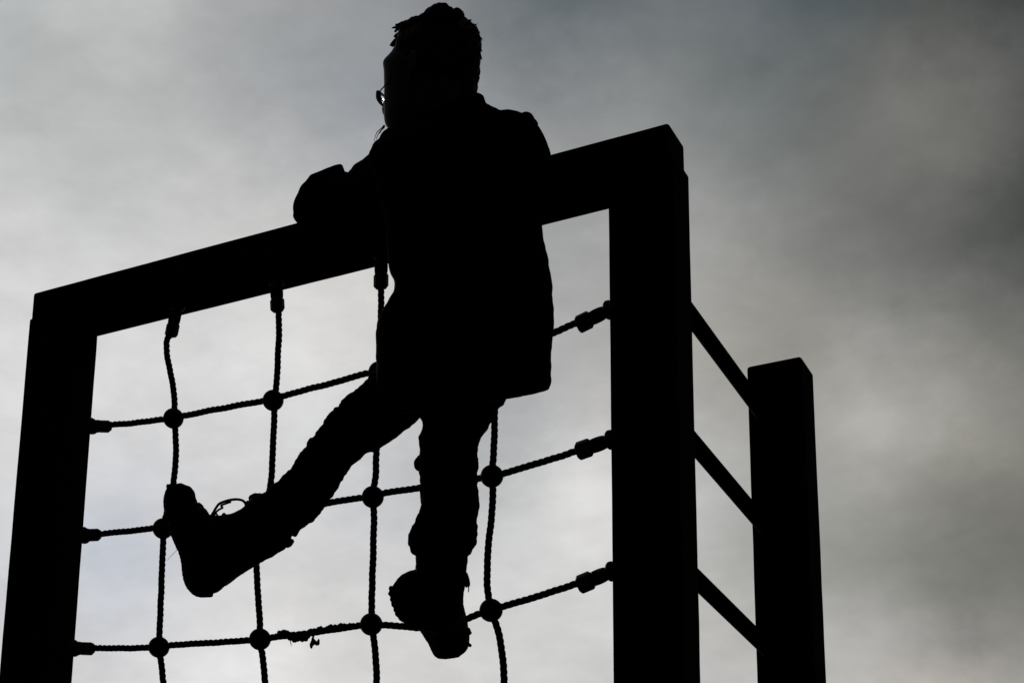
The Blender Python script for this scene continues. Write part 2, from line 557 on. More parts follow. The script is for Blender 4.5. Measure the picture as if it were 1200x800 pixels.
# sleeves: upper arm out to the left, forearm folded back over the beam; the other arm forward over the beam
L_UP = [
    ((437, 176), (480, 250), TW + .02, .062),
    ((427, 184.5), (455, 255), TW + .05, .058),
    ((416, 192), (428, 260), TW + .08, .054),
    ((404, 205), (405, 262), .0, .052),
    ((386, 212), (383, 264), .015, .050),
    ((366, 224), (364, 266), .025, .048),
]
L_FORE = [
    ((343.5, 250), (362, 270), .030, .030),
    ((342.5, 242), (374, 268), .032, .040),
    ((346.5, 230.5), (384, 262), .036, .043),
    ((353, 218), (391, 256), .042, .044),
    ((361, 209.5), (396, 250), .050, .044),
    ((365, 203.8), (402, 246), .056, .044),
    ((375, 200.2), (405, 240), .062, .043),
    ((387, 195.6), (408, 236), .068, .043),
    ((395, 193), (409, 233), .072, .042),
    ((399.4, 192.6), (410, 231), .074, .040),
]
R_SH = [
    ((588, 150), (600, 142), TW + .0, .03),
    ((578, 175), (620, 137), TW - .005, .060),
    ((580, 190), (632, 149), TW + .01, .064),
    ((584, 205), (639, 163), TW + .04, .064),
    ((585, 220), (642, 178), TW + .08, .062),
    ((585, 236), (642.5, 196), TW + .13, .060),
    ((583, 246), (640, 212), TW + .17, .058),
]
def arm3(pts, rad, n=20):
    return tube(pts, rad, n, 5)
shoulder_r = at(610, 178, TW + .06)
R_FORE = [shoulder_r, over_beam(604, .060, .05), over_beam(575, .09, .048), over_beam(515, .082, .042), over_beam(478, .076, .040)]
COLLAR = [
    ((443, 166), (566, 129), TW + .03, .080),
    ((445, 160), (569, 121), TW + .032, .082),
    ((449, 154), (567, 113), TW + .036, .076),
    ((455, 149.5), (563, 109), TW + .040, .070),
]
hoodroll = tube([at(470, 165, TW - .06), at(520, 160, TW - .105), at(560, 142, TW - .085), at(578, 141, TW - .02), at(574, 142, TW + .05)],
                [.018, .030, .028, .0225, .017], 16, 6)
shoulder_seam = tube([at(598, 148, TW - .05), at(609, 142, TW - .02), at(617, 138.5, TW + .01), at(624, 147, TW + .05)], [.010, .0125, .0125, .011], 14, 5)
coat_geo = [loft(TORSO, 48, 5, (.05, .15), axes=AX, sq=2.7), loft(L_UP, 28, 4, (.3, .3)), loft(L_FORE, 28, 4, (.35, .12)),
            loft(R_SH, 28, 4, (.4, .3), square=True), arm3(R_FORE, [.052, .050, .047, .042, .038]), loft(COLLAR, 30, 4, (.1, .2)), hoodroll, shoulder_seam, ball(at(406, 213, .03), .015), ball(at(418, 208, .0), .02)]
W3 = (1, 1, 1)
coat = fuse(coat_geo, .0036, 1, ((.0022, 11, (1, 1, 1.6)), (.0016, 26, (1, 1, 1.8)), (.0010, 70, W3)))
coat_o = obj('coat', coat, M['coat'], kid)

# ---- trousers
TW_L = [
    ((480, 400), (580, 470), -.115, .075),
    ((447, 424), (540, 492), -.115, .078),
    ((432, 440), (500, 486), -.115, .066),
    ((418, 456), (482, 497.5), -.11, .058),
    ((404, 464.5), (467, 510), -.105, .056),
    ((396, 475), (446, 524), -.10, .054),
    ((385, 487), (429, 532), -.095, .053),
    ((375.5, 500), (415, 545), -.09, .051),
    ((366, 513.5), (408, 555), -.085, .050),
    ((359, 523.5), (399, 565), -.08, .050),
    ((351, 534), (387, 583.5), -.075, .050),
    ((341, 548), (379, 597), -.07, .051),
    ((323, 564.5), (367, 610), -.065, .051),
    ((311, 575), (353, 620), -.062, .050),
    ((302, 580), (346, 628), -.060, .047),
]
TW_R = [
    ((470, 410), (602, 420), -.11, .085),
    ((480, 450), (595, 462), -.11, .080),
    ((490, 480), (583, 480), -.105, .068),
    ((495, 497), (573, 500), -.10, .060),
    ((491, 515), (563, 514), -.095, .056),
    ((491, 530), (559, 530), -.092, .054),
    ((490, 543), (560.5, 543), -.09, .054),
    ((491.5, 558), (560, 556), -.087, .053),
    ((492, 575), (561, 575), -.083, .053),
    ((492, 594), (561, 594), -.078, .054),
    ((487, 608), (560, 608), -.074, .056),
    ((481, 621), (559.3, 622), -.070, .058),
    ((478.5, 633), (558, 634), -.068, .058),
    ((482, 645), (554, 646), -.067, .055),
    ((488, 651), (549, 652), -.067, .046),
]
def lumps(pix, w):
    return [ball(at(x, y, w), r / 650, (1, 1, 1), 2) for x, y, r in pix]
tl = lumps(((374.6, 509.6, 7.4), (385.6, 495.6, 7.4), (392.6, 488.6, 6.8), (404.6, 475.6, 7.2), (348.6, 547.6, 7.2), (360.6, 530.6, 7.2), (415.6, 466.6, 7.2), (334.6, 561.6, 6.8), (434.5, 524.5, 6.1), (391.5, 564.5, 6.1), (374.5, 590.5, 6.5), (368.6, 518.6, 7.2), (365.6, 522.6, 6.7), (379.6, 504.6, 7.2), (395.6, 483.6, 8.2), (411.6, 469.6, 8.2), (355.6, 534.6, 7.2), (426.5, 525.5, 6.5), (419.5, 531.5, 6.5), (412.5, 539.5, 6.0), (407.5, 546.5, 5.5), (402.5, 553.5, 5.5), (397.5, 558.5, 5.5), (299, 584, 8), (305, 583, 7), (341, 634, 5), (337, 637, 6), (330, 637, 8)), -.07)
tr = lumps(((485, 625, 6), (484, 636, 6)), -.075)
tr.append(ball(at(494.5, 543, -.09), 1, (.0145, .018, .0175), 3))
tr_geo = [loft(TW_L, 26, 4, (.4, .2)), loft(TW_R, 26, 4, (.4, .2)), loft(
    [((470, 395), (600, 382), TW, .09), ((475, 425), (600, 415), TW, .09), ((486, 458), (588, 450), TW, .07)], 28, 4, (.3, .1))] + tl + tr
trou = fuse(tr_geo, .0034, 1, ((.0040, 20, W3), (.0030, 45, (1, 1, 2.2)), (.0014, 110, W3)))
obj('trousers', trou, M['trousers'], kid)

# ---- boots
def boot(name, geos, sole_geos, extra, smooth=3):
    o = obj(name, fuse(geos, .003, smooth, ((.0012, 60, W3), (.0007, 160, W3))), M['shoe'], kid)
    obj('sole', fuse(sole_geos, .0022, 1, ((.0008, 200, W3),)), M['sole'], o)
    for q in extra:
        obj('lace', q, M['lace'], o)
    return o

LFOOT = [
    ((202, 570), (214, 566.5), -.052, .020),
    ((196, 577), (226, 572), -.052, .034),
    ((196, 590), (231.5, 588), -.052, .039),
    ((198, 606), (239, 599), -.053, .040),
    ((204, 625), (252, 603.5), -.055, .039),
    ((210, 640), (272, 602), -.057, .037),
    ((214, 657), (293, 606), -.058, .037),
    ((217, 672), (300, 640), -.059, .038),
    ((222, 688), (282, 668), -.059, .037),
    ((234, 696), (262, 688), -.059, .028),
]
LSHAFT = [
    ((309, 577), (344, 622), -.062, .038),
    ((296, 582), (337, 640), -.061, .041),
    ((287, 592), (322, 650.5), -.060, .041),
    ((272, 601), (304, 660.5), -.060, .040),
    ((256, 604), (285, 672), -.059, .038),
    ((244, 612), (262, 688), -.059, .034),
]
def lug(p, q, w, t, b):
    """one block of a tread, from edge point p to q"""
    return tube([at(*p, w), at(*q, w)], [t, t], 8, 1, True)
sl = []
edge = [(201, 569), (195.5, 580), (195, 592), (197, 606), (203, 625), (208.5, 638), (213, 648), (215.5, 659), (217, 673), (221, 686), (231, 695.5), (243, 696)]
for w in (-.083, -.067, -.052, -.037, -.021):
    k = 1 - .25 * abs((w + .052) / .031)
    sl.append(tube([Vector(at(x + (1 - k) * 14, y, w)) for x, y in edge], [.0062] * len(edge), 10, 3))
for i, (x, y) in enumerate(((197.5, 571), (195.8, 577), (195, 584), (195.2, 591), (196, 598), (197.3, 606), (199.6, 614), (202.4, 623), (205, 631), (207.8, 636), (214, 657), (215, 664), (216.3, 671), (218.5, 679), (221.5, 687), (227, 693), (234.5, 696), (242, 696.5))):
    sl.append(tube([at(x + .8, y, -.085 + .004 * (i % 2)), at(x, y, -.052), at(x + .8, y, -.022)], [.0046] * 3, 8, 2))
sl.append(tube([at(196.5, 568.5, -.06), at(197, 569, -.045)], [.0035, .0035], 8, 1))
bow = [(250, 604), (250.3, 600), (253, 595), (257, 590), (264, 587), (271, 585.3), (278, 584.8), (284, 586), (287.2, 589), (288, 593), (286, 597)]
bow2 = [(251, 604), (253, 600), (257, 596.5), (261, 594.5), (259, 592.3), (264, 590), (270, 588)]
ex = [tube([at(x, y, -.064) for x, y in bow], [.0027] * len(bow), 8, 4), tube([at(x, y, -.060) for x, y in bow2], [.0021] * len(bow2), 8, 4)]
for i in range(5):
    xa, ya = 236 + i * 11.5, 597 + i * 2.6
    ex.append(tube([at(xa, ya + 4, -.088), at(xa + 3, ya - .6, -.072), at(xa + 5, ya + .6, -.055), at(xa + 8, ya + 5, -.03)], [.0021] * 4, 8, 3))
ex.append(tube([at(233, 590, -.06), at(236.5, 593, -.058), at(238.5, 598, -.058), at(240.5, 601.5, -.058)], [.0032] * 4, 8, 3))
ex.append(tube([at(209, 641, -.06), at(206, 645.5, -.066), at(201, 650.5, -.07), at(196, 656, -.07)], [.0006, .0005, .0004, .0003], 6, 3))
ex.append(tube([at(210, 640, -.06), at(207.5, 641, -.06), at(206, 642.5, -.06)], [.0016, .0013, .0006], 6, 3))
lb = boot('shoe', [loft(LFOOT, 24, 4, (.3, .3)), loft(LSHAFT, 24, 4, (.1, .2))] + lumps(((338, 635, 7), (291, 590, 5)), -.06), sl, ex)

# the standing boot: heel towards the viewer, toe pushed through the net and dipping
def slab(pts, w, n=28):
    """closed ring through outline points at depth w"""
    P = [at(x, y, w) for x, y in pts]
    P = [Vector(s) for s in spline([tuple(p) for p in P + [P[0]]], 12)][:-1]
    L = [0]
    for i in range(1, len(P) + 1):
        L.append(L[-1] + (P[i % len(P)] - P[i - 1]).length)
    out, j = [], 0
    for k in range(n):
        t = L[-1] * k / n
        while L[j + 1] < t:
            j += 1
        out.append(P[j].lerp(P[(j + 1) % len(P)], (t - L[j]) / max(L[j + 1] - L[j], 1e-9)))
    return out
HEEL0 = [(468, 690), (472, 681), (484, 676), (500, 682), (506, 700), (502, 716), (488, 722), (473, 716), (468, 703)]
HEEL1 = [(459, 690), (464, 679), (476, 669.5), (500, 668), (520, 690), (516, 716), (499, 731), (474, 726), (462, 710)]
HEEL2 = [(464, 690), (472, 676), (490, 667), (520, 668), (540, 692), (536, 722), (516, 740), (486, 733), (468, 712)]
MID = [(482, 700), (492, 684), (510, 676), (534, 684), (542, 704), (545, 722), (538, 738), (516, 746), (494, 738), (484, 722)]
BALLF = [(494, 728), (502, 714), (520, 708), (538, 714), (547, 727), (549, 742), (542, 756), (524, 763), (506, 757), (497, 744)]
TOE = [(504, 744), (510, 734), (524, 728), (540, 732), (549, 742), (550, 754), (542, 767.5), (526, 772), (511, 771), (505, 759)]
TOE2 = [(513, 750), (518, 743), (528, 740), (538, 744), (543, 752), (540, 763), (528, 768), (516, 767), (513, 758)]
bf = fix(rings([slab(HEEL0, -.085), slab(HEEL1, -.070), slab(HEEL2, -.03), slab(MID, .02), slab(BALLF, .07), slab(TOE, .105), slab(TOE2, .125)]))
RSHAFT = [
    ((488, 640), (547, 640), -.066, .044),
    ((487, 652), (548, 655), -.064, .044),
    ((486.8, 666), (546.5, 668), -.058, .045),
    ((487, 678), (546, 680), -.05, .045),
    ((488, 690), (544, 692), -.04, .045),
    ((490, 705), (543, 706), -.03, .045),
    ((496, 722), (543.5, 722), -.02, .040),
]
sr_ = []
for i, (x, y, w) in enumerate(((458.5, 689, -.075), (458, 695, -.075), (460, 702, -.074), (461.5, 708, -.074), (464, 714, -.072), (466, 719, -.07), (470, 724, -.066), (476, 727.5, -.06))):
    sr_.append(tube([at(x, y, w), at(x + 10, y + 4, w - .006), at(x + 30, y + 8, w - .006)], [.0056, .006, .006], 8, 2))
for i, (x, y, w) in enumerate(((499, 740, .02), (503, 749, .05), (507, 757, .075), (513, 766, .105), (522, 766.5, .112), (532, 766, .112), (540, 763, .108), (545, 758.5, .1), (550.5, 755.5, .095), (548, 746, .085), (550.5, 741, .07), (549, 737, .065), (545, 728, .05))):
    r = .0045
    sr_.append(tube([at(x, y, w), at(x + (524 - x) * .35, y + (742 - y) * .35, w - .012)], [r, r], 8, 1))
sr_.append(fix(rings([slab([(464, 702), (478, 712), (500, 722), (512, 728), (500, 732), (476, 727), (465, 716)], -.066, 24),
                      slab([(484, 722), (500, 730), (520, 736), (536, 732), (532, 744), (512, 748), (492, 738)], .02, 24),
                      slab([(500, 748), (514, 752), (530, 752), (547, 748), (542, 762), (524, 767), (507, 761)], .085, 24)])))
ex = []
for i in range(5):
    t = i / 4
    x0, y0, w0 = 500 + 8 * t, 690 + 40 * t, .0 + .07 * t
    ex.append(tube([at(x0 - 2, y0 + 6, w0 - .03), at(x0 + 8, y0 - 6, w0 + .03), at(x0 + 24, y0 - 6, w0 + .035), at(x0 + 34, y0 + 6, w0)], [.0021] * 4, 8, 3))
ex.append(tube([at(546, 672, -.05), at(547.8, 678, -.05), at(549.2, 684, -.05), at(549, 687, -.05)], [.0034, .0036, .0030, .0016], 8, 3))
ex.append(tube([at(546, 676, -.05), at(546, 684, -.05), at(546.6, 687, -.05)], [.004, .0042, .002], 8, 3))
ex.append(tube([at(548.8, 685, -.05), at(549.2, 689, -.05), at(549, 693, -.05)], [.0009, .0010, .0009], 6, 2))
rb = boot('shoe', [bf, loft(RSHAFT, 26, 4, (.1, .2))], sr_, ex)

# ---- head, hands and body: one continuous figure
HW = -0.06
HC = at(505, 98, HW)                       # middle of the head
vd = Vector((HC.x - CAM.x, HC.y - CAM.y, 0)).normalized()
vr = Vector((vd.y, -vd.x, 0))              # picture right
FA = math.radians(54)
FD = (vd * math.cos(FA) - vr * math.sin(FA)).normalized()     # where the face looks: away and to the left
LD = Vector((-FD.y, FD.x, 0))                                 # the child's own left
def H(f, l, u):
    return HC + FD * f + LD * l + EZ * u
HEAD = [
    ((492, 182), (558, 176), HW - .005, .050),
    ((478, 168), (552, 164), HW - .004, .050),
    ((456, 152), (548, 156), HW, .058),
    ((450.5, 143), (550, 142), HW, .074),
    ((449.6, 127), (554, 127), HW, .082),
    ((450, 112), (557, 112), HW, .086),
    ((449.8, 98), (558, 99), HW, .089),
    ((449.6, 84), (559, 86), HW, .091),
    ((449, 71.5), (559, 74), HW, .092),
    ((458, 61), (557, 62), HW, .089),
    ((466, 48.5), (553, 50), HW, .083),
    ((476, 35), (546, 37), HW, .072),
    ((492, 24), (534, 25), HW, .05),
]
nose = [tube([H(.082, 0, .012), H(.094, 0, -.006), H(.106, 0, -.024), H(.103, 0, -.034), H(.085, 0, -.038)], [.008, .008, .0105, .0095, .007], 12, 4)]
nose += [ball(H(.094, s * .009, -.032), .0075, W3, 2) for s in (-1, 1)]
brow = [tube([H(.070, .046, .018), H(.086, .030, .022), H(.091, .012, .019), H(.091, -.012, .019), H(.086, -.030, .022), H(.070, -.046, .018)], [.007, .009, .008, .008, .009, .007], 12, 4)]
lips = [tube([H(.083, .022, -.058), H(.093, .009, -.0545), H(.0945, 0, -.056), H(.093, -.009, -.0545), H(.083, -.022, -.058)], [.003, .0048, .0045, .0048, .003], 10, 4),
        tube([H(.083, .019, -.0605), H(.091, .008, -.0655), H(.0925, 0, -.066), H(.091, -.008, -.0655), H(.083, -.019, -.0605)], [.003, .005, .0055, .005, .003], 10, 4)]
chin = [ball(H(.076, 0, -.084), .019, W3, 3), ball(H(.078, .026, -.044), .020, W3, 3), ball(H(.078, -.026, -.044), .020, W3, 3)]
def ear(s):
    c = [(-.004, .074, .014), (-.020, .086, .016), (-.027, .088, .002), (-.022, .086, -.016), (-.010, .080, -.030), (-.002, .074, -.026)]
    return [tube([H(f, s * l, u) for f, l, u in c], [.004, .005, .005, .0048, .0052, .004], 10, 4),
            tube([H(-.006, s * .070, .008), H(-.013, s * .076, -.004), H(-.009, s * .072, -.020)], [.009, .011, .008], 12, 3)]
def hand(wrist, fwd, nrm, thumb_side, size, curl):
    """palm, four unequal curled fingers and a thumb leaving the side of the palm; nrm = palm side"""
    f, n = fwd.normalized(), nrm.normalized()
    s = f.cross(n).normalized() * thumb_side
    k = size / .15
    gs = [tube([wrist - f * .03, wrist, wrist + f * .012 * k], [.020 * k, .019 * k, .019 * k], 16, 3)]
    for j in range(4):
        o = s * (.027 - .018 * j) * k
        base = wrist + f * (.072 - .004 * abs(j - 1)) * k + o
        gs.append(tube([wrist + f * .006 * k + o * .65, wrist + f * .04 * k + o * .95, base], [.0125 * k, .0125 * k, .0100 * k], 12, 3))
        L = (.062, .070, .065, .051)[j] * k
        p, d = base, f
        pts, rr = [p - f * .012 * k], [.0090 * k]
        for q, (seg, ang) in enumerate(((.42, .35), (.32, .8), (.26, .5))):
            d = (d * math.cos(ang * curl) + n * math.sin(ang * curl)).normalized()
            nn = (n - d * n.dot(d)).normalized()
            pts.append(p)
            rr.append((.0088, .0082, .0074)[q] * k)
            p = p + d * L * seg + s * (1.5 - j) * .0012 * k
        pts.append(p)
        rr.append(.0062 * k)
        gs.append(tube(pts, rr, 12, 4))
    t0 = wrist + f * .022 * k + s * .022 * k
    gs.append(tube([wrist + f * .008 * k + s * .012 * k, t0 + s * .008 * k + n * .006 * k, t0 + f * .024 * k + s * .018 * k + n * .012 * k, t0 + f * .048 * k + s * .016 * k + n * .020 * k],
                   [.013 * k, .0115 * k, .0095 * k, .0072 * k], 12, 4))
    return gs
lw = at(404, 212, .076)
lh = hand(lw, EU * .95 + EW * .2 - EZ * .18, -EZ * .98 + EW * .1, -1, .135, .8)
rw = over_beam(471, .076, .040)
rh = hand(rw, -EU + EW * .12 - EZ * .15, -EZ, 1, .135, .75)
body_geo = [loft(HEAD, 36, 5, (.1, .75))] + nose + brow + lips + chin + ear(1) + ear(-1) + lh + rh
body_geo += [loft(TORSO[3:], 30, 3, (.05, .3), .80, AX), loft(L_UP, 20, 3, (.3, .3), .72), loft(L_FORE, 20, 3, (.3, .3), .62),
             tube([at(402, 211, .075), at(390, 220, .07)], [.019, .024], 16, 3),
             loft(R_SH, 20, 3, (.3, .3), .75, square=True), arm3(R_FORE + [rw], [.040, .038, .034, .028, .024, .020]),
             loft(TW_L, 20, 3, (.3, .3), .78), loft(TW_R, 20, 3, (.3, .3), .78), loft(LSHAFT, 20, 3, (.1, .2), .72), loft(LFOOT, 20, 3, (.2, .2), .70),
             loft(RSHAFT, 20, 3, (.1, .2), .72),
             tube([at(515, 700, -.03), at(520, 722, .02), at(526, 742, .075), at(528, 752, .1)], [.026, .025, .022, .014], 16, 3)]
body = fuse(body_geo, .0032, 2)
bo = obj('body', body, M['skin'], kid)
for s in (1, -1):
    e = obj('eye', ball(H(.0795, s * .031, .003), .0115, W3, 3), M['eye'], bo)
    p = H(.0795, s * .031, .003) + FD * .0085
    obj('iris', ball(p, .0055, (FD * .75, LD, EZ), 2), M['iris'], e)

# ---- hair: a cap set back from the face, with locks
HAIR = [
    ((470, 128), (556, 126), .064), ((464, 112), (558.6, 109), .072), ((461, 98), (560, 96), .078), ((460.5, 84), (562, 80), .082), ((461.5, 68), (564, 65), .085),
    ((463, 54), (563.5, 49), .085), ((466.5, 40), (561, 36), .080), ((476, 28.5), (554, 26.5), .071), ((489, 25), (544, 21), .056), ((503, 19), (532, 17.5), .034),
]
hs = []
for (a, b, d) in HAIR:
    hs.append((a, b, HW - .012 + (.014 if d < .08 else .006), d))
hg = [loft(hs, 32, 4, (.15, .3))]
tops = [((482, 30), (486, 23.5), (492, 21.5)), ((496, 26), (504, 14), (512, 8)), ((506, 20), (514, 8), (519, 5.4)), ((512, 20), (519, 7.5), (525, 9)), ((520, 22), (526, 12), (531, 14)),
        ((526, 22), (536, 14.5), (542, 17)), ((488, 30), (497, 19.5), (504, 13)), ((474, 40), (476, 28.5), (484, 25)), ((500, 30), (510, 12), (517, 8))]
for t in tops:
    for w in (-.10, -.075, -.05, -.025, .0):
        k = 1 - 1.2 * abs(w + .06)
        c = [at(x, y, w) - EZ * (.10 * max(0, abs(w + .055) - .012)) for x, y in t]
        hg.append(tube(c, [.014, .009, .004], 10, 3))
def lock(pix, w, r=.0035):
    return tube([at(x, y, w) for x, y in pix], [r * (1 - i / len(pix)) + .0006 for i in range(len(pix))], 8, 3)
fringe = [((475, 34), (467, 31), (463, 32.2), (459.8, 33.2)), ((474, 37), (467, 34), (464, 35.5), (462.5, 37)), ((472, 28), (468, 28.6), (464.5, 29.5)), ((473, 42), (466, 41), (462.5, 43)),
          ((472, 45), (465, 46), (460.5, 50), (458, 54)), ((474, 50), (466, 48), (462, 52), (460.3, 55)), ((472, 52), (464, 55), (461, 59))]
hg2 = []
for t in fringe:
    for w in (-.07, -.055, -.035):
        hg2.append(lock([(x + rnd(.8) + (abs(w + .055) * 60), y + rnd(.8)) for x, y in t], w))
# short locks lying over the whole cap
for i in range(520):
    j = random.uniform(0, len(HAIR) - 1.001)
    a, t = int(j), j - int(j)
    (p0, q0, d0), (p1, q1, d1) = HAIR[a], HAIR[a + 1]
    pl = ((p0[0] * (1 - t) + p1[0] * t), (p0[1] * (1 - t) + p1[1] * t))
    qr = ((q0[0] * (1 - t) + q1[0] * t), (q0[1] * (1 - t) + q1[1] * t))
    d = d0 * (1 - t) + d1 * t
    w = HW + (.002 if d < .08 else -.006)
    c = at((pl[0] + qr[0]) / 2, (pl[1] + qr[1]) / 2, w)
    v = (c - CAM).normalized()
    r = abs((at(*qr, w) - at(*pl, w)).dot(RGT)) / 2
    al = random.uniform(0, 2 * PI)
    rd = RGT * math.cos(al) * .93
    out = (RGT * math.cos(al) * r + v * math.sin(al) * d)
    on = out.normalized()
    p = c + out * .96
    down = -EZ * random.uniform(.6, 1) + RGT * rnd(.5) + v * rnd(.5)
    down = (down - on * down.dot(on)).normalized()
    L = random.uniform(.016, .03)
    hg2.append(tube([p, p + down * L * .5 + on * .0035, p + down * L + on * random.uniform(-.001, .0035)], [.0030, .0024, .0006], 6, 2))
for (x, y, dx, dy) in ((497, 17, -2, -4), (511, 6.5, -1, -3.5), (524, 7, 2, -3), (536, 12.5, 1, -5), (543, 16, 3, -3), (551, 23, 3, -2.5), (557, 29, 4, -2), (561, 37, 4, 1), (563, 48, 3, 3),
                       (564, 60, 2.5, 5), (563.5, 70, 2, 6), (562, 80, 2.5, 6), (560, 92, 2, 6), (483, 23, -5, 0), (475, 26, -6, 1), (468, 29, -5, 1.5), (465, 40, -4, 3), (463, 48, -4, 5), (489, 21.5, -4, -2), (530, 11, 2, -3)):
    for k in range(3):
        w = HW + rnd(.02)
        a, b = x - dx * .3 + rnd(2), y - dy * .3 + rnd(2)
        hg2.append(tube([at(a - dx * 1.6, b - dy * 1.6, w), at(a, b, w), at(a + dx * .2 + rnd(.4), b + dy * .2 + rnd(.4), w), at(a + dx * .5 + rnd(.8), b + dy * .5 + rnd(.8), w)], [.0026, .0018, .0009, .0003], 6, 3))
hair = join(fuse(hg, .0032, 2, ((.003, 40, W3), (.0022, 120, (1, 1, .35)))), *hg2)
obj('hair', hair, M['hair'], kid)
wisps = [tube([at(x, y, -.05) for x, y in q], [.0013 - .0002 * i for i in range(len(q))], 6, 4) for q in
         (((450, 147), (446.5, 151), (442, 155), (439.6, 161), (438.5, 166)), ((450, 150), (446, 153.5), (443, 158), (441, 163)), ((451, 148), (447.5, 152), (445, 156)))]
obj('collar_fringe', join(*wisps), M['coat'], coat_o)

# ---- glasses
def lensring(s, k=1.0, off=0.0, n=32):
    """rounded-rectangle outline, turned a little round the face"""
    yaw = .05 * s
    ax = (LD * math.cos(yaw) - FD * math.sin(yaw) * 1).normalized()
    nn = (FD * math.cos(yaw) + LD * math.sin(yaw)).normalized()
    c = H(.0945, s * .0330, -.0215)
    out = []
    for i in range(n):
        t = 2 * PI * i / n
        a, b = math.cos(t), math.sin(t)
        a, b = math.copysign(abs(a) ** .6, a), math.copysign(abs(b) ** .6, b)
        out.append(c + ax * a * .0250 * k + EZ * b * .0140 * k + nn * off)
    return out
fr = []
for s in (1, -1):
    r = lensring(s)
    fr.append(tube(r + [r[0]], [.0010] * 33, 8, 1, False))
fr.append(tube([H(.0985, .0090, -.014), H(.104, 0, -.010), H(.0985, -.0090, -.014)], [.0016] * 3, 8, 4))
for s in (1, -1):
    fr.append(tube([H(.0925, s * .0575, -.026), H(.084, s * .0640, -.026), H(.05, s * .0760, -.020), H(.0, s * .0835, .002), H(-.022, s * .085, -.002), H(-.036, s * .083, -.014)], [.0011, .0013, .0014, .0014, .0014, .0013], 8, 5))
go = obj('glasses', join(*fr), M['plastic'], kid)
for s in (1, -1):
    obj('lens', fix(rings([lensring(s, .97, -.0005), lensring(s, .97, .0005)])), M['lens'], go)
LOBES = [
    ((-0.0454, 0.9817, 0.1848), 0.450, (0.6867, 0.6796, 0.6708)),
    ((0.3043, 0.7855, 0.5389), 0.105, (-0.3550, -0.3443, -0.3438)),
    ((-0.2215, 0.8613, 0.4574), 0.105, (0.1647, 0.1728, 0.1848)),
    ((0.0786, 0.7885, 0.6100), 0.053, (-0.2385, -0.2141, -0.1957)),
    ((0.3537, 0.8742, 0.3327), 0.076, (-0.2056, -0.2045, -0.2190)),
    ((-0.0517, 0.8957, 0.4417), 0.038, (0.0720, 0.0785, 0.0859)),
    ((-0.2437, 0.7535, 0.6106), 0.053, (0.1358, 0.1556, 0.1642)),
    ((0.2746, 0.7934, 0.5433), 0.038, (0.1348, 0.1261, 0.1169)),
    ((-0.0194, 0.8291, 0.5588), 0.038, (-0.1222, -0.1025, -0.0804)),
    ((0.1214, 0.8726, 0.4732), 0.053, (-0.0332, -0.0315, -0.0341)),
    ((0.2294, 0.9109, 0.3429), 0.038, (-0.0751, -0.0727, -0.0861)),
    ((0.2895, 0.8691, 0.4011), 0.038, (0.1152, 0.1046, 0.0864)),
    ((0.3290, 0.7610, 0.5592), 0.038, (0.0687, 0.0696, 0.0741)),
    ((-0.1549, 0.9280, 0.3388), 0.038, (-0.1329, -0.0949, -0.0272)),
    ((-0.0149, 0.9251, 0.3794), 0.038, (-0.0312, -0.0195, 0.0052)),
    ((-0.1544, 0.8386, 0.5224), 0.038, (-0.0463, -0.0347, -0.0354)),
    ((0.2033, 0.7540, 0.6246), 0.038, (-0.0699, -0.0496, -0.0259)),
    ((-0.0826, 0.9669, 0.2414), 0.038, (0.2149, 0.2112, 0.2250)),
    ((0.2968, 0.9241, 0.2406), 0.038, (0.1531, 0.1147, 0.0877)),
    ((0.0926, 0.9331, 0.3474), 0.038, (-0.0050, 0.0080, 0.0117)),
    ((-0.1508, 0.7666, 0.6242), 0.038, (0.1670, 0.1845, 0.1758)),
    ((-0.2533, 0.9397, 0.2300), 0.038, (0.0753, 0.0884, 0.1196)),
    ((-0.0173, 0.8806, 0.4736), 0.038, (0.0912, 0.0797, 0.0637)),
    ((0.0511, 0.8622, 0.5040), 0.038, (-0.0926, -0.0787, -0.0684)),
    ((-0.2549, 0.9204, 0.2965), 0.038, (-0.0969, -0.0721, -0.0345)),
    ((0.1908, 0.8777, 0.4396), 0.038, (-0.0380, -0.0481, -0.0698)),
    ((0.3202, 0.7277, 0.6066), 0.038, (-0.0240, -0.0242, -0.0243)),
    ((0.0550, 0.9092, 0.4127), 0.038, (-0.1576, -0.1385, -0.1231)),
    ((0.1811, 0.8128, 0.5537), 0.038, (-0.0266, -0.0151, -0.0144)),
    ((-0.0870, 0.8089, 0.5815), 0.038, (-0.0633, -0.0522, -0.0435)),
    ((-0.2168, 0.7945, 0.5673), 0.038, (-0.1154, -0.1114, -0.1133)),
    ((-0.2496, 0.8061, 0.5365), 0.038, (0.1110, 0.1289, 0.1369)),
    ((-0.2196, 0.8290, 0.5144), 0.038, (-0.0584, -0.0640, -0.0680)),
    ((0.2934, 0.8941, 0.3385), 0.038, (-0.0641, -0.0606, -0.0596)),
    ((0.1634, 0.9357, 0.3128), 0.038, (-0.0269, -0.0303, -0.0387)),
    ((0.1263, 0.9165, 0.3797), 0.038, (0.1661, 0.1471, 0.1388)),
    ((0.1607, 0.9115, 0.3786), 0.038, (-0.0976, -0.0826, -0.0747)),
]
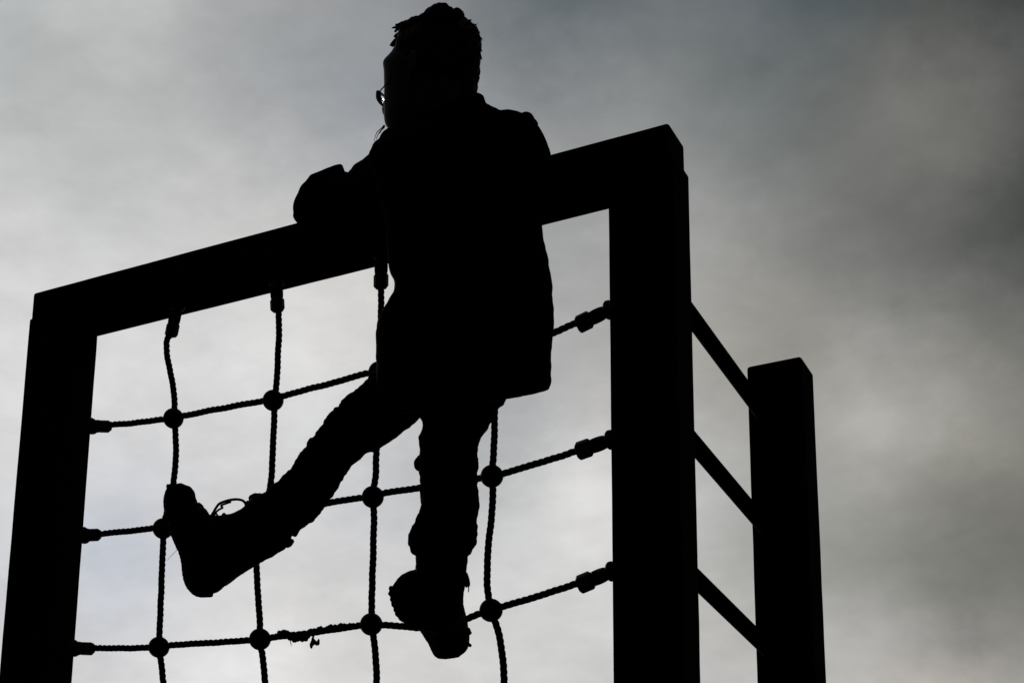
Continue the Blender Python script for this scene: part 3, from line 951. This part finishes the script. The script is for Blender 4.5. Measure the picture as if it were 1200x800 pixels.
# ------------------------------------------------------------------ overcast sky, the sun behind cloud in front of the camera
world = bpy.data.worlds.new('World')
bpy.context.scene.world = world
world.use_nodes = True
nt = world.node_tree
nt.nodes.clear()
def N(t, **kw):
    n = nt.nodes.new(t)
    for k, v in kw.items():
        setattr(n, k, v)
    return n
def VM(op, a, b=None, scale=None):
    n = N('ShaderNodeVectorMath', operation=op)
    for i, x in enumerate((a, b)):
        if x is None:
            continue
        if hasattr(x, 'is_output') or hasattr(x, 'node'):
            nt.links.new(x, n.inputs[i])
        else:
            n.inputs[i].default_value = x
    if scale is not None:
        if hasattr(scale, 'node'):
            nt.links.new(scale, n.inputs['Scale'])
        else:
            n.inputs['Scale'].default_value = scale
    return n.outputs['Value'] if op == 'DOT_PRODUCT' else n.outputs['Vector']
def MA(op, a, b=None, c=None):
    n = N('ShaderNodeMath', operation=op)
    for i, x in enumerate((a, b, c)):
        if x is None:
            continue
        if hasattr(x, 'node'):
            nt.links.new(x, n.inputs[i])
        else:
            n.inputs[i].default_value = x
    return n.outputs[0]
SUN_AZ, SUN_EL = math.radians(-13), math.radians(24)     # azimuth from the viewing direction, elevation
tc = N('ShaderNodeTexCoord')
d0 = tc.outputs['Generated']
def fbm(vec, scale, detail, rough=.55, dist=0.0, col=False):
    n = N('ShaderNodeTexNoise')
    n.inputs['Scale'].default_value = scale
    n.inputs['Detail'].default_value = detail
    n.inputs['Roughness'].default_value = rough
    n.inputs['Distortion'].default_value = dist
    nt.links.new(vec, n.inputs['Vector'])
    return n.outputs['Color' if col else 'Fac']
# drifting edges: the direction is stirred before the banks of cloud are looked up
st = VM('SCALE', VM('SUBTRACT', fbm(d0, 16, 4, .55, 0, True), (.5, .5, .5)), scale=.04)
st2 = VM('SCALE', VM('SUBTRACT', fbm(d0, 55, 5, .6, 0, True), (.5, .5, .5)), scale=.022)
d1 = VM('NORMALIZE', VM('ADD', VM('ADD', d0, st), st2))
# small ragged breaks in the bank, each a direction in the sky
for (x, y, r, k) in ((1026, 490, 20, .09), (1088, 513, 16, .07), (1005, 515, 34, .06), (692, 572, 34, .16), (658, 548, 26, .07), (672, 622, 40, .06), (845, 560, 40, .05),
                     (830, 330, 45, .05), (1065, 118, 30, .03), (985, 455, 36, .03), (1120, 640, 60, -.05), (735, 700, 50, .05), (240, 240, 40, .05), (350, 770, 40, .07)):
    d = ray(x, y)
    LOBES.append(((d.x, d.y, d.z), r / FOC, (k * .5, k * .49, k * .47)))
acc = None
for (c, sg, amp) in LOBES:
    dt = VM('DOT_PRODUCT', d1, c)
    g = MA('EXPONENT', MA('MULTIPLY', MA('SUBTRACT', dt, 1.0), 1 / sg ** 2))
    term = VM('SCALE', amp, scale=g)
    acc = term if acc is None else VM('ADD', acc, term)
# billows
mp = N('ShaderNodeMapping')
mp.inputs['Rotation'].default_value = (0, math.radians(20), 0)
mp.inputs['Scale'].default_value = (1, 1, 1.9)
nt.links.new(d0, mp.inputs['Vector'])
b1 = MA('SUBTRACT', fbm(mp.outputs['Vector'], 9, 6, .5, .4), .5)
b2 = MA('SUBTRACT', fbm(mp.outputs['Vector'], 30, 5, .5, .2), .5)
b3 = MA('SUBTRACT', fbm(mp.outputs['Vector'], 85, 4, .6, .3), .5)
tex = MA('ADD', MA('MULTIPLY_ADD', b3, .10, 1.0), MA('ADD', MA('MULTIPLY', b1, .26), MA('MULTIPLY', b2, .27)))
acc = VM('SCALE', VM('MAXIMUM', acc, (.012, .0125, .013)), scale=MA('MULTIPLY', tex, .955))
sky = N('ShaderNodeTexSky', sky_type='NISHITA')
sky.sun_disc = False
sky.sun_elevation = SUN_EL
sky.sun_rotation = SUN_AZ
mx = N('ShaderNodeMix', data_type='RGBA')
mx.inputs['Factor'].default_value = .985
nt.links.new(sky.outputs['Color'], mx.inputs['A'])
nt.links.new(VM('SCALE', acc, scale=10.0), mx.inputs['B'])
bg = N('ShaderNodeBackground')
bg.inputs['Strength'].default_value = .1
nt.links.new(mx.outputs['Result'], bg.inputs['Color'])
out = N('ShaderNodeOutputWorld')
nt.links.new(bg.outputs[0], out.inputs['Surface'])

sl_ = bpy.data.lights.new('sun', 'SUN')
sl_.energy = .5
sl_.angle = math.radians(15)
sl_.color = (1, .96, .9)
so = bpy.data.objects.new('sun', sl_)
C.objects.link(so)
sd = Vector((math.sin(SUN_AZ) * math.cos(SUN_EL), math.cos(SUN_AZ) * math.cos(SUN_EL), math.sin(SUN_EL)))
so.rotation_euler = sd.to_track_quat('Z', 'Y').to_euler()

vs = bpy.context.scene.view_settings
vs.view_transform = 'Standard'
vs.look = 'None'
vs.exposure = 0
vs.gamma = 1
vs.use_curve_mapping = False
bpy.context.scene.render.film_transparent = False
